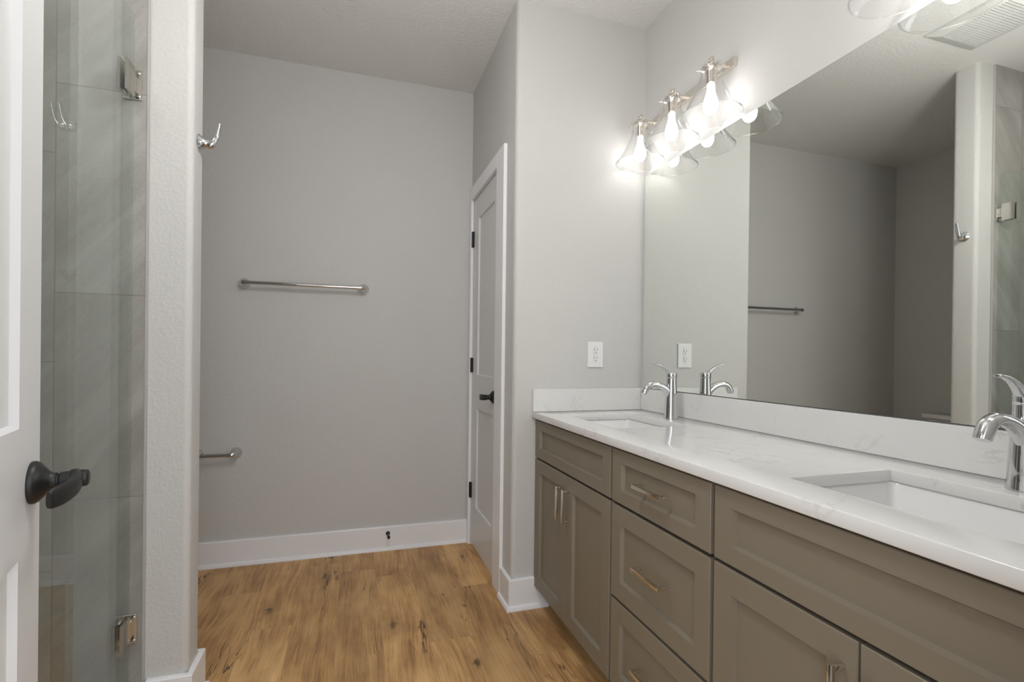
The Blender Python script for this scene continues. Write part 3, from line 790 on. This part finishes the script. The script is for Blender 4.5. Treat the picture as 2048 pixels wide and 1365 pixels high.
# ceiling vent seen in the mirror
root = thing('ceiling_vent', (-0.155, 1.49, H), 'white slatted exhaust vent on the ceiling seen in the mirror', 'vent')
vx0, vx1, vy0, vy1 = -0.325, 0.020, 1.318, 1.662
bm = bm_new()
q = [[(vx0, vy0), (vx1, vy0), (vx1, vy1), (vx0, vy1)], [(vx0 + 0.006, vy0 + 0.006), (vx1 - 0.006, vy0 + 0.006), (vx1 - 0.006, vy1 - 0.006), (vx0 + 0.006, vy1 - 0.006)],
     [(vx0 + 0.045, vy0 + 0.045), (vx1 - 0.045, vy0 + 0.045), (vx1 - 0.045, vy1 - 0.045), (vx0 + 0.045, vy1 - 0.045)], [(vx0 + 0.045, vy0 + 0.045), (vx1 - 0.045, vy0 + 0.045), (vx1 - 0.045, vy1 - 0.045), (vx0 + 0.045, vy1 - 0.045)]]
zz = [H - 0.0005, H - 0.012, H - 0.026, H - 0.006]
rg = [[bm.verts.new((a, b, z)) for a, b in pts] for pts, z in zip(q, zz)]
for a, b in zip(rg, rg[1:]):
    for k in range(4): bm.faces.new((a[k], a[(k + 1) % 4], b[(k + 1) % 4], b[k]))
obj('frame', bm, M['vent'], root)
bm = bm_new(); box(bm, vx0 + 0.044, vx1 - 0.044, vy0 + 0.044, vy1 - 0.044, H - 0.006, H - 0.0008)
obj('slot_shade_backing', bm, M['gap_shade'], root)  # dark panel painted as the shade between the slats
bm = bm_new(); ns = 20; y0 = vy0 + 0.048; st = (vy1 - vy0 - 0.096) / ns
for k in range(ns): box(bm, vx0 + 0.046, vx1 - 0.046, y0 + k * st + st * 0.20, y0 + k * st + st * 0.76, H - 0.0255, H - 0.0065)
box(bm, -0.157, -0.148, vy0 + 0.046, vy1 - 0.046, H - 0.022, H - 0.0065)
obj('grille', bm, M['vent'], root)

# ------------------------------------------------------------------ toilet in the alcove (its tank lid shows in the mirror)
TY = 2.335
root = thing('toilet', (A + 0.35, TY, 0), 'white toilet in the alcove, only its tank lid showing in the mirror', 'toilet')
def rbox(bm, x0, x1, y0, y1, z0, z1, r=0.025):
    box(bm, x0, x1, y0, y1, z0, z1, r, 4)
bm = bm_new(); rbox(bm, A + 0.012, A + 0.195, TY - 0.195, TY + 0.195, 0.385, 0.712, 0.022); obj('tank', bm, M['ceramic'], root, True)
bm = bm_new(); rbox(bm, A + 0.006, A + 0.207, TY - 0.205, TY + 0.205, 0.7125, 0.748, 0.011); obj('tank_lid', bm, M['ceramic'], root, True)
bm = bm_new()
def oval(bm, cx_, a, b, z, n=36):
    return [bm.verts.new((cx_ + a * math.cos(2 * PI * k / n), TY + b * math.sin(2 * PI * k / n), z)) for k in range(n)]
rings = [oval(bm, A + 0.36, 0.25, 0.105, 0.0), oval(bm, A + 0.36, 0.245, 0.10, 0.06), oval(bm, A + 0.39, 0.22, 0.095, 0.16), oval(bm, A + 0.43, 0.25, 0.15, 0.28), oval(bm, A + 0.445, 0.265, 0.18, 0.365), oval(bm, A + 0.445, 0.265, 0.18, 0.385),
         oval(bm, A + 0.445, 0.215, 0.135, 0.385), oval(bm, A + 0.445, 0.17, 0.10, 0.28), oval(bm, A + 0.43, 0.08, 0.05, 0.20)]
for a, b in zip(rings, rings[1:]):
    for k in range(36): bm.faces.new((a[k], a[(k + 1) % 36], b[(k + 1) % 36], b[k]))
bm.faces.new(rings[0]); bm.faces.new(rings[-1])
box(bm, A + 0.015, A + 0.24, TY - 0.12, TY + 0.12, 0.26, 0.3845, 0.02)
obj('bowl', bm, M['ceramic'], root, True, 50)
bm = bm_new()
rings = [oval(bm, A + 0.445, 0.27, 0.185, 0.386), oval(bm, A + 0.445, 0.272, 0.187, 0.402), oval(bm, A + 0.445, 0.268, 0.183, 0.416), oval(bm, A + 0.445, 0.22, 0.14, 0.424)]
for a, b in zip(rings, rings[1:]):
    for k in range(36): bm.faces.new((a[k], a[(k + 1) % 36], b[(k + 1) % 36], b[k]))
bm.faces.new(rings[0]); bm.faces.new(rings[-1])
obj('seat_lid', bm, M['plastic'], root, True, 50)
bm = bm_new(); cyl(bm, (A + 0.194, TY + 0.14, 0.655), (A + 0.208, TY + 0.14, 0.655), 0.012, 20, 0.002); obox(bm, (A + 0.206, TY + 0.11, 0.653), (1, 0, 0), (0, 1, 0), (0, 0, 1), 0.008, 0.07, 0.012, 0.003)
obj('flush_lever', bm, M['chrome'], root, True)
